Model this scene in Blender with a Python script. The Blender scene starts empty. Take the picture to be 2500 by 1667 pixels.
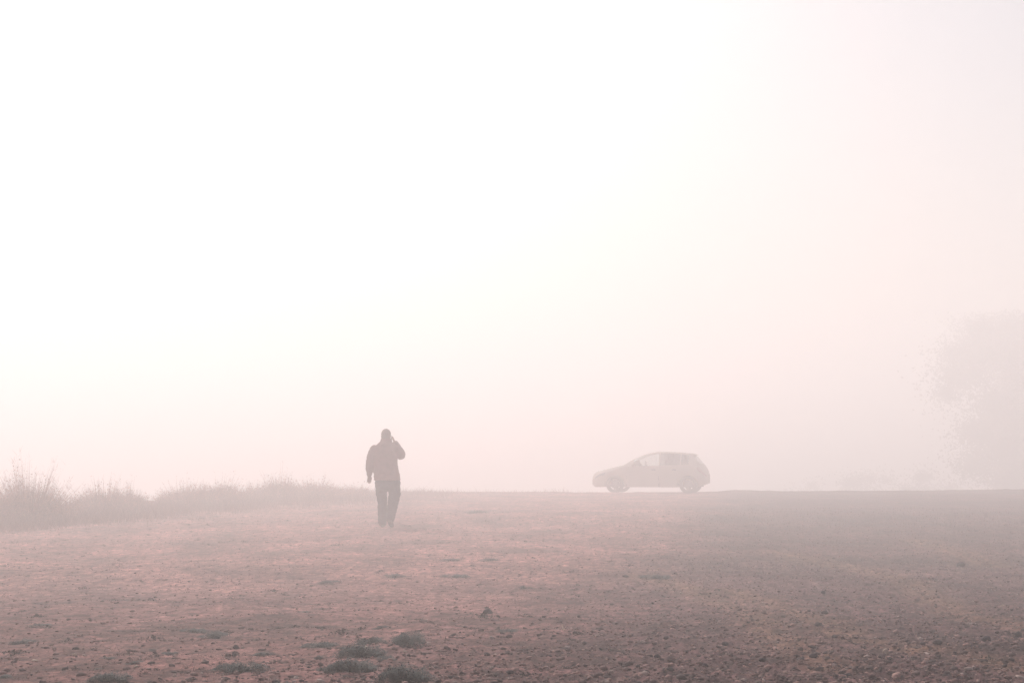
import bpy, bmesh, math, random
import numpy as np
from mathutils import Vector, Matrix, Euler

S = bpy.context.scene
C = S.collection
R = math.radians
random.seed(7)
rng = np.random.default_rng(7)

# ------------------------------------------------------------------ camera, sky, sun, exposure
CAM_Z, PITCH, FPX = 1.3, 4.59, 3472.0
cam = bpy.data.objects.new('camera', bpy.data.cameras.new('camera'))
C.objects.link(cam)
S.camera = cam
cam.data.lens = 50
cam.data.sensor_width = 36
cam.location = (0, 0, CAM_Z)
cam.rotation_euler = (R(90 + PITCH), 0, 0)
cam.data.clip_start = 0.1
cam.data.clip_end = 4000

SUN_EL, SUN_AZ = 35, -27          # sun behind the fog, upper left, ahead of the camera
SKY, SUN, EXPO = 0.062, 2.35, 0.91
FOG, FOG_G, FOG_COL = 0.0262, 0.3, (0.985, 0.952, 0.942)
world = bpy.data.worlds.new('World')
S.world = world
world.use_nodes = True
wn = world.node_tree
bg = wn.nodes['Background']
sky = wn.nodes.new('ShaderNodeTexSky')
sky.sky_type = 'NISHITA'
sky.sun_disc = False
sky.sun_elevation = R(SUN_EL)
sky.sun_rotation = R(SUN_AZ)
sky.dust_density = 5
wn.links.new(sky.outputs[0], bg.inputs[0])
bg.inputs[1].default_value = SKY
sl = bpy.data.lights.new('sun', 'SUN')
sl.energy = SUN
sl.angle = R(10)
sl.color = (1, .95, .935)
so = bpy.data.objects.new('sun', sl)
C.objects.link(so)
sd = Vector((math.sin(R(SUN_AZ)) * math.cos(R(SUN_EL)), math.cos(R(SUN_AZ)) * math.cos(R(SUN_EL)), math.sin(R(SUN_EL))))
so.rotation_euler = sd.to_track_quat('Z', 'Y').to_euler()
so.location = sd * 50
S.view_settings.view_transform = 'Standard'
S.view_settings.look = 'None'
S.view_settings.exposure = EXPO
S.view_settings.gamma = 1
S.view_settings.use_curve_mapping = False
S.cycles.volume_bounces = 12
S.cycles.max_bounces = 12
S.cycles.transparent_max_bounces = 12
S.cycles.use_denoising = True
S.cycles.denoiser = 'OPENIMAGEDENOISE'
S.cycles.denoising_prefilter = 'NONE'
S.cycles.denoising_input_passes = 'RGB_ALBEDO_NORMAL'
S.cycles.use_adaptive_sampling = False
S.cycles.sample_clamp_indirect = 3
S.cycles.filter_width = 1.5

# ------------------------------------------------------------------ helpers
def tag(o, label=None, cat=None, group=None, kind=None):
    if label: o['label'] = label
    if cat: o['category'] = cat
    if group: o['group'] = group
    if kind: o['kind'] = kind
    return o

def empty(name, loc=(0, 0, 0), rz=0.0):
    o = bpy.data.objects.new(name, None)
    C.objects.link(o)
    o.location = loc
    o.rotation_euler = (0, 0, rz)
    o.empty_display_size = .1
    return o

def link_mesh(name, me, m=None, parent=None, smooth=False):
    o = bpy.data.objects.new(name, me)
    C.objects.link(o)
    if m is not None:
        me.materials.append(m)
    if parent is not None:
        o.parent = parent
    if smooth:
        me.polygons.foreach_set('use_smooth', np.ones(len(me.polygons), bool))
    return o

def np_mesh(name, V, F, col=None):
    """mesh from arrays; F is (n,3) or (n,4); col per-vertex rgb"""
    V = np.asarray(V, np.float32)
    F = np.asarray(F, np.int32)
    k = F.shape[1]
    me = bpy.data.meshes.new(name)
    me.vertices.add(len(V))
    me.vertices.foreach_set('co', V.ravel())
    me.loops.add(F.size)
    me.loops.foreach_set('vertex_index', F.ravel())
    me.polygons.add(len(F))
    me.polygons.foreach_set('loop_start', np.arange(0, F.size, k, dtype=np.int32))
    if col is not None:
        col = np.asarray(col, np.float32)
        a = me.attributes.new('tone', 'FLOAT_COLOR', 'POINT')
        a.data.foreach_set('color', np.concatenate([col, np.ones((len(col), 1), np.float32)], 1).ravel())
    me.update(calc_edges=True)
    me.validate()
    return me

def bm_obj(name, bm, m, parent=None, smooth=False):
    me = bpy.data.meshes.new(name)
    bmesh.ops.recalc_face_normals(bm, faces=bm.faces)
    bm.to_mesh(me)
    bm.free()
    return link_mesh(name, me, m, parent, smooth)

def box(bm, c, s, rot=None):
    r = bmesh.ops.create_cube(bm, size=1)
    M = Matrix.Translation(c) @ (rot.to_matrix().to_4x4() if rot else Matrix.Identity(4)) @ Matrix.Diagonal((*s, 1))
    bmesh.ops.transform(bm, matrix=M, verts=r['verts'])
    return r['verts']

def mat(name, c, rough=.85, var=.25, scale=6, attr=False, bump=0, bscale=60, spec=.3, metal=0, coat=0):
    m = bpy.data.materials.new(name)
    m.use_nodes = True
    n, l = m.node_tree.nodes, m.node_tree.links
    b = n['Principled BSDF']
    b.inputs['Roughness'].default_value = rough
    b.inputs['Metallic'].default_value = metal
    b.inputs['Specular IOR Level'].default_value = spec
    b.inputs['Coat Weight'].default_value = coat
    tc = n.new('ShaderNodeTexCoord')
    nz = n.new('ShaderNodeTexNoise')
    nz.inputs['Scale'].default_value = scale
    nz.inputs['Detail'].default_value = 5
    l.new(tc.outputs['Object'], nz.inputs['Vector'])
    mr = n.new('ShaderNodeMapRange')
    mr.inputs['From Min'].default_value = .3
    mr.inputs['From Max'].default_value = .7
    mr.inputs['To Min'].default_value = 1 - var
    mr.inputs['To Max'].default_value = 1 + var
    l.new(nz.outputs['Fac'], mr.inputs['Value'])
    mx = n.new('ShaderNodeMix')
    mx.data_type = 'RGBA'
    mx.blend_type = 'MULTIPLY'
    mx.inputs['Factor'].default_value = 1
    if attr:
        at_ = n.new('ShaderNodeAttribute')
        at_.attribute_name = 'tone'
        l.new(at_.outputs['Color'], mx.inputs['A'])
    else:
        mx.inputs['A'].default_value = (*c, 1)
    l.new(mr.outputs['Result'], mx.inputs['B'])
    l.new(mx.outputs['Result'], b.inputs['Base Color'])
    if bump:
        n2 = n.new('ShaderNodeTexNoise')
        n2.inputs['Scale'].default_value = bscale
        n2.inputs['Detail'].default_value = 6
        l.new(tc.outputs['Object'], n2.inputs['Vector'])
        bp = n.new('ShaderNodeBump')
        bp.inputs['Strength'].default_value = bump
        bp.inputs['Distance'].default_value = .02
        l.new(n2.outputs['Fac'], bp.inputs['Height'])
        l.new(bp.outputs['Normal'], b.inputs['Normal'])
    return m

def glass_mat(name, tint, opacity):
    m = bpy.data.materials.new(name)
    m.use_nodes = True
    n, l = m.node_tree.nodes, m.node_tree.links
    b = n['Principled BSDF']
    b.inputs['Base Color'].default_value = (*tint, 1)
    b.inputs['Roughness'].default_value = .06
    tr = n.new('ShaderNodeBsdfTransparent')
    tr.inputs['Color'].default_value = (.86, .9, .88, 1)
    nz = n.new('ShaderNodeTexNoise')
    nz.inputs['Scale'].default_value = 3
    mr = n.new('ShaderNodeMapRange')
    mr.inputs['To Min'].default_value = opacity * .7
    mr.inputs['To Max'].default_value = opacity * 1.3
    l.new(nz.outputs['Fac'], mr.inputs['Value'])
    mx = n.new('ShaderNodeMixShader')
    l.new(mr.outputs['Result'], mx.inputs['Fac'])
    l.new(tr.outputs['BSDF'], mx.inputs[1])
    l.new(b.outputs['BSDF'], mx.inputs[2])
    l.new(mx.outputs['Shader'], n['Material Output'].inputs['Surface'])
    return m

# gradient noise on arrays
_P = rng.permutation(512)
_P = np.concatenate([_P, _P, _P])
_G = np.stack([np.cos(np.linspace(0, 2 * np.pi, 512, endpoint=False)), np.sin(np.linspace(0, 2 * np.pi, 512, endpoint=False))], 1)
def perlin(x, y):
    x = np.asarray(x, float); y = np.asarray(y, float)
    xi = np.floor(x).astype(int); yi = np.floor(y).astype(int)
    xf, yf = x - xi, y - yi
    u, v = xf * xf * xf * (xf * (xf * 6 - 15) + 10), yf * yf * yf * (yf * (yf * 6 - 15) + 10)
    def g(ix, iy, dx, dy):
        h = _P[(_P[ix & 511] + iy) & 511]
        return _G[h, 0] * dx + _G[h, 1] * dy
    a = g(xi, yi, xf, yf); b = g(xi + 1, yi, xf - 1, yf)
    c = g(xi, yi + 1, xf, yf - 1); d = g(xi + 1, yi + 1, xf - 1, yf - 1)
    return 1.5 * ((a + u * (b - a)) * (1 - v) + (c + u * (d - c)) * v)
def fbm(x, y, o=4):
    s, a, f = 0, 1, 1
    for k in range(o):
        s = s + a * perlin(x * f + 17.3 * k, y * f - 9.1 * k)
        a *= .5; f *= 2.03
    return s
def sstep(a, b, x):
    t = np.clip((np.asarray(x, float) - a) / (b - a), 0, 1)
    return t * t * (3 - 2 * t)

# ------------------------------------------------------------------ the lie of the land
def gravel_mask(x, y):
    return np.clip(sstep(-1.0, .9, x - (-.9 + .16 * y) + .5 * fbm(x * .9, y * .35, 3)), 0, 1)

def base_z(x, y):
    x = np.asarray(x, float); y = np.asarray(y, float)
    z = .78 / (1 + (np.maximum(y, 0) / 7.8) ** 2.5) - .012 - .03 * np.exp(-((y - 26.5) / 9) ** 2)
    z = z + .008 * np.maximum(x - 7, 0) * sstep(20, 45, y) * (1 - sstep(30, 60, x))
    yc = 49 + np.minimum(0, (x + 6) * 2.2)
    yc = np.maximum(yc, 20)
    d = np.maximum(y - yc, 0)
    z = z - np.where(d < 10, .0025 * d * d, .25 + .05 * (d - 10))
    z = np.maximum(z, -6 + .3 * np.sin(x * .02))
    z = z + .035 * perlin(x * .21 + 3.1, y * .21) * sstep(3, 10, y) * (1 - .5 * sstep(40, 60, y))
    z = z + sstep(44, 50, y) * (.022 * perlin(x * .7 + 1.7, y * .25) + .012 * perlin(x * 2.3, y * .5 + 4)) * (1 - np.exp(-((x - 5) / 2.5) ** 2))
    z = z + .05 * np.exp(-((x - 8.6) / .9) ** 2 - ((y - 53) / 3) ** 2)
    return z

def fine_z(x, y):
    near = 1 - sstep(14, 40, y)
    g = gravel_mask(x, y)
    z = .016 * fbm(x * 1.6, y * 1.1, 2)
    z = z + near * (.005 + .006 * g) * fbm(x * 13, y * 13 + 50, 4)
    # loose clods stand proud of the soil
    c = perlin(x * 34 + 9, y * 34)
    z = z + near * (.003 + .008 * g) * np.maximum(c - .1, 0) * 1.5
    return z

def gz(x, y):
    return float(base_z(x, y) + fine_z(x, y))

def at(px, py):
    """ground point seen at a pixel of the 2500 x 1667 photograph"""
    v = Vector(((px - 1250) / FPX, -(py - 833.5) / FPX, -1))
    v.rotate(Euler((R(90 + PITCH), 0, 0)))
    lo, hi = .5, 90
    t, step = 1.0, .02
    while t < 120:
        p = Vector((0, 0, CAM_Z)) + v * t
        if p.z <= float(base_z(p.x, p.y)):
            break
        t += step
    return p.x, p.y, gz(p.x, p.y)

# three pale, driven-over streaks in the gravel and some bare pans of fine soil
STREAKS = [((1880, 1345), (2010, 1372), (2141, 1398), (2235, 1428), (2343, 1500), (2483, 1532), (2600, 1545)),
           ((1780, 1440), (1900, 1480), (1985, 1510), (2090, 1562), (2250, 1588), (2400, 1604), (2520, 1640)),
           ((1560, 1400), (1720, 1450), (1840, 1500), (1900, 1560), (2040, 1640)), ((2240, 1318), (2330, 1345), (2420, 1380))]
STREAKS = [[at(*p)[:2] for p in s] for s in STREAKS]
def streak_mask(x, y):
    m = np.zeros_like(x)
    for s in STREAKS:
        for (x0, y0), (x1, y1) in zip(s[:-1], s[1:]):
            dx, dy = x1 - x0, y1 - y0
            t = np.clip(((x - x0) * dx + (y - y0) * dy) / (dx * dx + dy * dy), 0, 1)
            d = np.hypot(x - x0 - t * dx, (y - y0 - t * dy))
            m = np.maximum(m, np.exp(-(d / (.05 + .012 * y)) ** 2))
    return m

def soil_tone(x, y):
    g = gravel_mask(x, y)
    pale = np.array([.172, .08, .071]); dark = np.array([.056, .025, .022]); ochre = np.array([.18, .096, .062]); grey = np.array([.072, .04, .041])
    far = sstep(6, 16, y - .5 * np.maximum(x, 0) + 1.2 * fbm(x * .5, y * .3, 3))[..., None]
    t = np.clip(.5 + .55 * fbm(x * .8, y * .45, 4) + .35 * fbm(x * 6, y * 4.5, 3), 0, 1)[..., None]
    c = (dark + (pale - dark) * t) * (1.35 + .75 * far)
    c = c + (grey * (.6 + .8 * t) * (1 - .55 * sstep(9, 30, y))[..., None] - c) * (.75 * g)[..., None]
    s = np.clip(streak_mask(x, y) * (.75 + .5 * fbm(x * 3, y * 3, 3)) + .35 * np.maximum(fbm(x * .5 + 8, y * .9, 3) - .25, 0) * g, 0, 1)
    c = c + (ochre - c) * (.75 * s)[..., None]
    mot = np.clip(1 + .34 * perlin(x * 5.5 + 2, y * 3.2) + .5 * perlin(x * 13 + 7, y * 7.5), .3, 2)[..., None]
    c = c * mot
    sp = np.clip(1 + .6 * perlin(x * 41, y * 37) + .5 * perlin(x * 77 + 4, y * 71), .25, 2.3)[..., None]
    return c * sp

# ------------------------------------------------------------------ ground sheet
rows = np.concatenate([np.linspace(-30, 2.05, 14), np.geomspace(2.2, 60, 740), np.linspace(62, 300, 36)])
NC = 900
uu = np.linspace(-1, 1, NC)
X = uu[None, :] * (.6 * np.maximum(rows, 0) + 2.6 + .5 * np.maximum(-rows, 0) + np.where(rows < 2.1, 8, 0))[:, None]
Y = np.repeat(rows[:, None], NC, 1)
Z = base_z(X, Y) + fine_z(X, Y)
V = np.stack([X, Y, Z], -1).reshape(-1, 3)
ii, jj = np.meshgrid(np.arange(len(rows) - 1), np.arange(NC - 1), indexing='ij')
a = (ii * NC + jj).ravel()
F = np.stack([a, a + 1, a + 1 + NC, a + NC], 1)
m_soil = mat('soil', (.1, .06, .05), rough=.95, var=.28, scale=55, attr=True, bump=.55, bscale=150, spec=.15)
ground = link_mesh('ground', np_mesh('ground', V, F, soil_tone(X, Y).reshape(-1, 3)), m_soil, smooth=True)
tag(ground, kind='structure')

# ------------------------------------------------------------------ loose gravel: nobody could count it
def ico():
    bm = bmesh.new()
    bmesh.ops.create_icosphere(bm, subdivisions=1, radius=1)
    v = np.array([p.co[:] for p in bm.verts]); f = np.array([[q.index for q in t.verts] for t in bm.faces])
    bm.free()
    return v, f
def ico2():
    bm = bmesh.new()
    bmesh.ops.create_icosphere(bm, subdivisions=2, radius=1)
    v = np.array([p.co[:] for p in bm.verts]); f = np.array([[q.index for q in t.verts] for t in bm.faces])
    bm.free()
    return v, f
IV, IF = ico()
BV, BF = ico2()
def scatter_stones(n, smin, smax, pick):
    s = rng.uniform(smin, smax, n * 3)
    yy = np.linspace(2.3, 36, 400); ss = np.minimum.accumulate((CAM_Z - base_z(0 * yy, yy)) / yy)
    y = np.interp(-s, -ss, yy) + rng.normal(0, .1, n * 3)
    x = rng.uniform(-1, 1, n * 3) * (.42 * y + .5)
    p = pick(x, y)
    k = rng.uniform(0, 1, n * 3) < p
    return x[k][:n], y[k][:n]
gx, gy = scatter_stones(62000, .036, .2, lambda x, y: .16 + .84 * gravel_mask(x, y))
n = len(gx)
r = np.minimum(np.maximum(rng.lognormal(math.log(.0045), .55, n), .00042 * gy), .014)
yaw = rng.uniform(0, 2 * np.pi, n)
sc = np.stack([r * rng.uniform(.9, 1.7, n), r * rng.uniform(.7, 1.2, n), r * rng.uniform(.4, .85, n)], 1)
jit = rng.uniform(.68, 1.2, (n, len(IV), 1))
v = IV[None] * jit * sc[:, None, :]
ca, sa = np.cos(yaw)[:, None], np.sin(yaw)[:, None]
vx = v[..., 0] * ca - v[..., 1] * sa + gx[:, None]
vy = v[..., 0] * sa + v[..., 1] * ca + gy[:, None]
vz = v[..., 2] + rng.uniform(-.3, .3, (n, 1)) * v[..., 0] + (base_z(gx, gy) + fine_z(gx, gy) + .25 * sc[:, 2])[:, None]
tone_lo, tone_hi = np.array([.04, .028, .028]), np.array([.36, .21, .18])
tt = rng.beta(1.1, 2.2, n)[:, None]
tone = tone_lo + (tone_hi - tone_lo) * tt
tone[rng.uniform(0, 1, n) < .025] = (.32, .24, .21)
col = np.repeat(tone[:, None, :], len(IV), 1).reshape(-1, 3)
F = (IF[None] + (np.arange(n) * len(IV))[:, None, None]).reshape(-1, 3)
m_gravel = mat('gravel', (.1, .07, .06), rough=.9, var=.2, scale=90, attr=True, spec=.2)
gravel = link_mesh('gravel', np_mesh('gravel', np.stack([vx, vy, vz], -1).reshape(-1, 3), F, col), m_gravel)
tag(gravel, 'loose pinkish grey gravel strewn over the bare ground', 'gravel', kind='stuff')

# ------------------------------------------------------------------ ribbons: blades, straws, stems
def ribbons(base, tip, width, bend, seg=3, face_dir=None):
    """n tapered strips base->tip, sagging by bend (n,3); returns V,F"""
    nn = len(base)
    d = tip - base
    side = np.stack([np.cos(f := rng.uniform(-.9, .9, nn)), np.sin(f), np.zeros(nn)], 1) if face_dir is None else face_dir
    t = np.linspace(0, 1, seg + 1)
    ctr = base[:, None] + d[:, None] * t[None, :, None] + bend[:, None] * (t * t - t * .0)[None, :, None]
    w = width[:, None] * (1 - .85 * t)[None]
    Lf = ctr - side[:, None] * w[..., None] * .5
    Rt = ctr + side[:, None] * w[..., None] * .5
    V = np.stack([Lf, Rt], 2).reshape(nn, -1, 3)
    k = (seg + 1) * 2
    f1 = np.array([[2 * i, 2 * i + 1, 2 * i + 3, 2 * i + 2] for i in range(seg)])
    F = (f1[None] + (np.arange(nn) * k)[:, None, None]).reshape(-1, 4)
    return V.reshape(-1, 3), F, ctr

# short dead grass and straw lying on the soil, thickest left of the gravel
sx, sy = scatter_stones(15000, .036, .17, lambda x, y: 1.0 - .8 * gravel_mask(x, y))
n = len(sx)
hgt = np.maximum(rng.uniform(.004, .016, n), .0008 * sy) * rng.uniform(.5, 1.2, n)
az_ = rng.uniform(0, 2 * np.pi, n)
lean = rng.uniform(.5, 2.6, n)
b0 = np.stack([sx, sy, base_z(sx, sy) + fine_z(sx, sy)], 1)
t0 = b0 + np.stack([np.cos(az_) * hgt * lean, np.sin(az_) * hgt * lean, hgt], 1)
V, F, _ = ribbons(b0, t0, np.maximum(.0022, .0004 * sy), np.zeros((n, 3)), 1)
tone = np.array([.1, .06, .05]) + (np.array([.26, .175, .135]) - np.array([.1, .06, .05])) * rng.beta(1.2, 2.6, n)[:, None]
m_straw = mat('straw', (.2, .14, .1), rough=.9, var=.15, attr=True, spec=.15)
straw = link_mesh('straw_litter', np_mesh('straw_litter', V, F, np.repeat(tone, 4, 0)), m_straw)
tag(straw, 'short dead grass and straw scattered over the soil', 'straw', kind='stuff')

# ------------------------------------------------------------------ weeds low on the ground: one thing each
m_weed = mat('weed_leaf', (.03, .05, .045), rough=.75, var=.4, scale=40, attr=True, spec=.2)
m_stem = mat('weed_stem', (.07, .055, .04), rough=.85, var=.25)
def weed_mesh(nl, flat):
    """low cushion of small oval leaves on thin stems, radius about 1"""
    nc = 11
    ct, cr0 = rng.uniform(0, 2 * np.pi, nc), np.sqrt(rng.uniform(0, 1, nc)) * .8
    ck = rng.integers(0, nc, nl)
    cs = rng.uniform(.1, .24, nc)[ck]
    x = (cr0 * np.cos(ct))[ck] + rng.normal(0, 1, nl) * cs
    y = (cr0 * np.sin(ct))[ck] + rng.normal(0, 1, nl) * cs
    th, rr = np.arctan2(y, x), np.minimum(np.hypot(x, y), 1.1)
    top = flat * np.clip(1 - .6 * rr ** 2, .15, 1) * (.45 + .55 * rng.uniform(.4, 1.2, nc)[ck]) * (.6 + .7 * np.clip(.5 + fbm(x * 2.3 + rng.uniform(0, 50), y * 2.3, 3), 0, 1.2))
    z = top * rng.uniform(.15, 1, nl)
    ln = rng.uniform(.035, .085, nl); wd = ln * rng.uniform(.4, .7, nl)
    a_ = th + rng.normal(0, .9, nl); up = rng.uniform(-.2, 1.0, nl)
    d = np.stack([np.cos(a_) * np.cos(up), np.sin(a_) * np.cos(up), np.sin(up)], 1)
    s = np.stack([-np.sin(a_), np.cos(a_), rng.uniform(-.5, .5, nl)], 1)
    p = np.stack([x, y, z], 1)
    V = np.stack([p, p + d * (ln * .5)[:, None] + s * (wd * .5)[:, None], p + d * ln[:, None], p + d * (ln * .5)[:, None] - s * (wd * .5)[:, None]], 1)
    F = np.arange(nl * 4).reshape(-1, 4)
    tone = np.array([.002, .013, .013]) + (np.array([.006, .026, .026]) - np.array([.002, .010, .010])) * rng.beta(1.3, 2.4, nl)[:, None]
    ml = np_mesh('foliage', V.reshape(-1, 3), F, np.repeat(tone, 4, 0))
    ns = nl // 12
    k = rng.choice(nl, ns, replace=False)
    tip = p[k]; b = tip * np.array([.25, .25, 0])
    V, F, _ = ribbons(b, tip, np.full(ns, .02), np.zeros((ns, 3)), 2)
    return ml, np_mesh('stems', V, F)
WEEDS_ = [weed_mesh(nl, fl) for nl, fl in ((5200, .55), (4200, .42), (6200, .65), (3200, .36), (5000, .5), (2600, .42))]
for ml, ms in WEEDS_:
    ml.materials.append(m_weed); ms.materials.append(m_stem)
WG = 'low weeds scattered on the ground'
WEEDS = [  # px, py, width px, mesh, height scale, label
 (48, 1568, 52, 0, .8, 'oval grey-green weed cushion near the left edge, higher of the two there'),
 (6, 1651, 50, 4, .8, 'dark weed cut by the left edge of the view near the bottom corner'),
 (93, 1531, 38, 3, .7, 'thin flat weed above and right of the oval cushion near the left edge'),
 (265, 1663, 80, 2, .9, 'dark leafy weed at the bottom edge, left of the broad sprawling patch'),
 (245, 1637, 26, 5, .8, 'small weed just above the dark bottom-edge weed on the left'),
 (330, 1628, 34, 3, .7, 'flat dark weed tuft beside a pale stone chip, left foreground'),
 (262, 1614, 34, 5, .6, 'tiny flat weed on bare soil in the left foreground, above the small weed'),
 (372, 1582, 30, 3, .8, 'left one of two small weeds side by side in left foreground'),
 (411, 1588, 36, 1, .8, 'right one of two small weeds side by side in left foreground'),
 (470, 1540, 54, 1, .8, 'long slanting grey-green weed above the rounded weed, left of centre'),
 (521, 1558, 60, 4, .8, 'rounded green weed just below the long slanting weed, left of centre'),
 (575, 1638, 100, 1, 1.0, 'broad sprawling weed patch left of the big green patch at the bottom'),
 (642, 1597, 54, 5, .8, 'sparse brownish weed above the broad sprawling patch'),
 (777, 1583, 74, 1, .8, 'long thin weed reaching left from the top of the big green patch'),
 (786, 1605, 40, 5, .9, 'small weed at the left flank of the big green patch'),
 (834, 1589, 28, 3, .9, 'tiny round weed left of the pale stone in the big green patch'),
 (906, 1572, 70, 4, 1.0, 'top clump of the big green patch, behind the pale stone'),
 (880, 1604, 96, 2, 1.0, 'middle clump of the big green patch, in front of the pale stone'),
 (858, 1640, 104, 2, 1.0, 'darkest clump of the big green patch, lowest of its three main clumps'),
 (795, 1637, 50, 5, .9, 'loose weed touching the lower left of the big green patch'),
 (950, 1613, 62, 0, .8, 'greyish weed right of the middle clump of the big green patch'),
 (1010, 1582, 96, 0, 1.0, 'domed green weed standing alone right of the big green patch'),
 (985, 1672, 112, 2, 1.1, 'large dark weed dome cut by the bottom edge near the centre'),
 (690, 1668, 40, 5, .8, 'small weed at the bottom edge between the sprawling patch and big patch'),
 (932, 1534, 34, 3, .9, 'lone small weed above the big green patch'),
 (745, 1494, 34, 3, .7, 'faint flat weed in the middle ground left of centre'),
 (307, 1468, 30, 3, .6, 'faint flat weed in the left middle ground above the two small weeds'),
 (1110, 1407, 56, 1, .6, 'dark flat weed in the middle ground ahead of the walking person'),
 (1198, 1366, 44, 3, .6, 'smaller flat weed behind and right of the dark middle-ground weed'),
 (1100, 1367, 50, 3, .5, 'faint weed smear behind the dark flat middle-ground weed'),
 (1165, 1252, 54, 3, .6, 'most distant weed, a pale smear between person and car'),
 (1600, 1411, 66, 1, .6, 'grey-brown weed mat on the gravel edge below the car'),
 (1283, 1435, 34, 5, .8, 'ragged brown tuft right of the dark flat middle-ground weed'),
 (1245, 1545, 66, 3, .6, 'dark flat weed mat in the gravel below the rounded clod'),
 (965, 1408, 50, 3, .6, 'faint flat weed below the walking person'),
 (800, 1422, 46, 3, .6, 'faint flat weed left of and below the walking person'),
]
for px, py, wpx, k, hs, label in WEEDS:
    x, y, z = at(px, py)
    e = empty('weed', (x, y, z - .002), random.uniform(-.35, .35) + random.choice((0, math.pi)))
    s = wpx / FPX * y * .64
    e.scale = (s, s * 1.7, s * hs * .8)
    tag(e, label, 'weed', WG)
    o = link_mesh('foliage', WEEDS_[k][0], None, e)
    o = link_mesh('stems', WEEDS_[k][1], None, e)

# creeping ground cover: specks of low growth all over the bare soil
cxs, cys = scatter_stones(900, .038, .15, lambda x, y: (.25 + .9 * sstep(.05, .5, fbm(x * .55 + 31, y * .4, 3))) * (1 - .55 * gravel_mask(x, y)))
nn = len(cxs)
nl = 90
cr_ = np.maximum(rng.lognormal(math.log(.018), .5, nn), .0019 * cys)
th_ = rng.uniform(0, 2 * np.pi, (nn, nl)); rr_ = np.abs(rng.normal(0, .55, (nn, nl)))
lx = cxs[:, None] + np.cos(th_) * rr_ * cr_[:, None] * 1.3; ly = cys[:, None] + np.sin(th_) * rr_ * cr_[:, None] * 1.6
lz = base_z(lx, ly) + fine_z(lx, ly) + rng.uniform(.1, .5, (nn, nl)) * cr_[:, None] * np.clip(1 - .6 * rr_, .1, 1)
sz_ = (cr_[:, None] * rng.uniform(.06, .15, (nn, nl)))
pp = np.stack([lx, ly, lz], -1).reshape(-1, 3); sz_ = sz_.reshape(-1, 1)
a1 = rng.normal(0, 1, pp.shape); a1[:, 2] *= .7; a1 /= np.linalg.norm(a1, axis=1)[:, None]
a2 = np.cross(a1, rng.normal(0, 1, pp.shape)); a2 /= np.linalg.norm(a2, axis=1)[:, None]
Vq = np.stack([pp - a1 * sz_, pp + a2 * sz_ * .5, pp + a1 * sz_, pp - a2 * sz_ * .5], 1).reshape(-1, 3)
tn = np.repeat(np.array([.03, .028, .024]) + np.array([.05, .04, .034]) * rng.uniform(0, 1, (nn, 1)), nl, 0)
cover = link_mesh('ground_cover', np_mesh('ground_cover', Vq, np.arange(len(Vq)).reshape(-1, 4), np.repeat(tn, 4, 0)), m_weed)
tag(cover, 'specks of dry creeping growth all over the bare soil', 'ground cover', kind='stuff')

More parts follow.
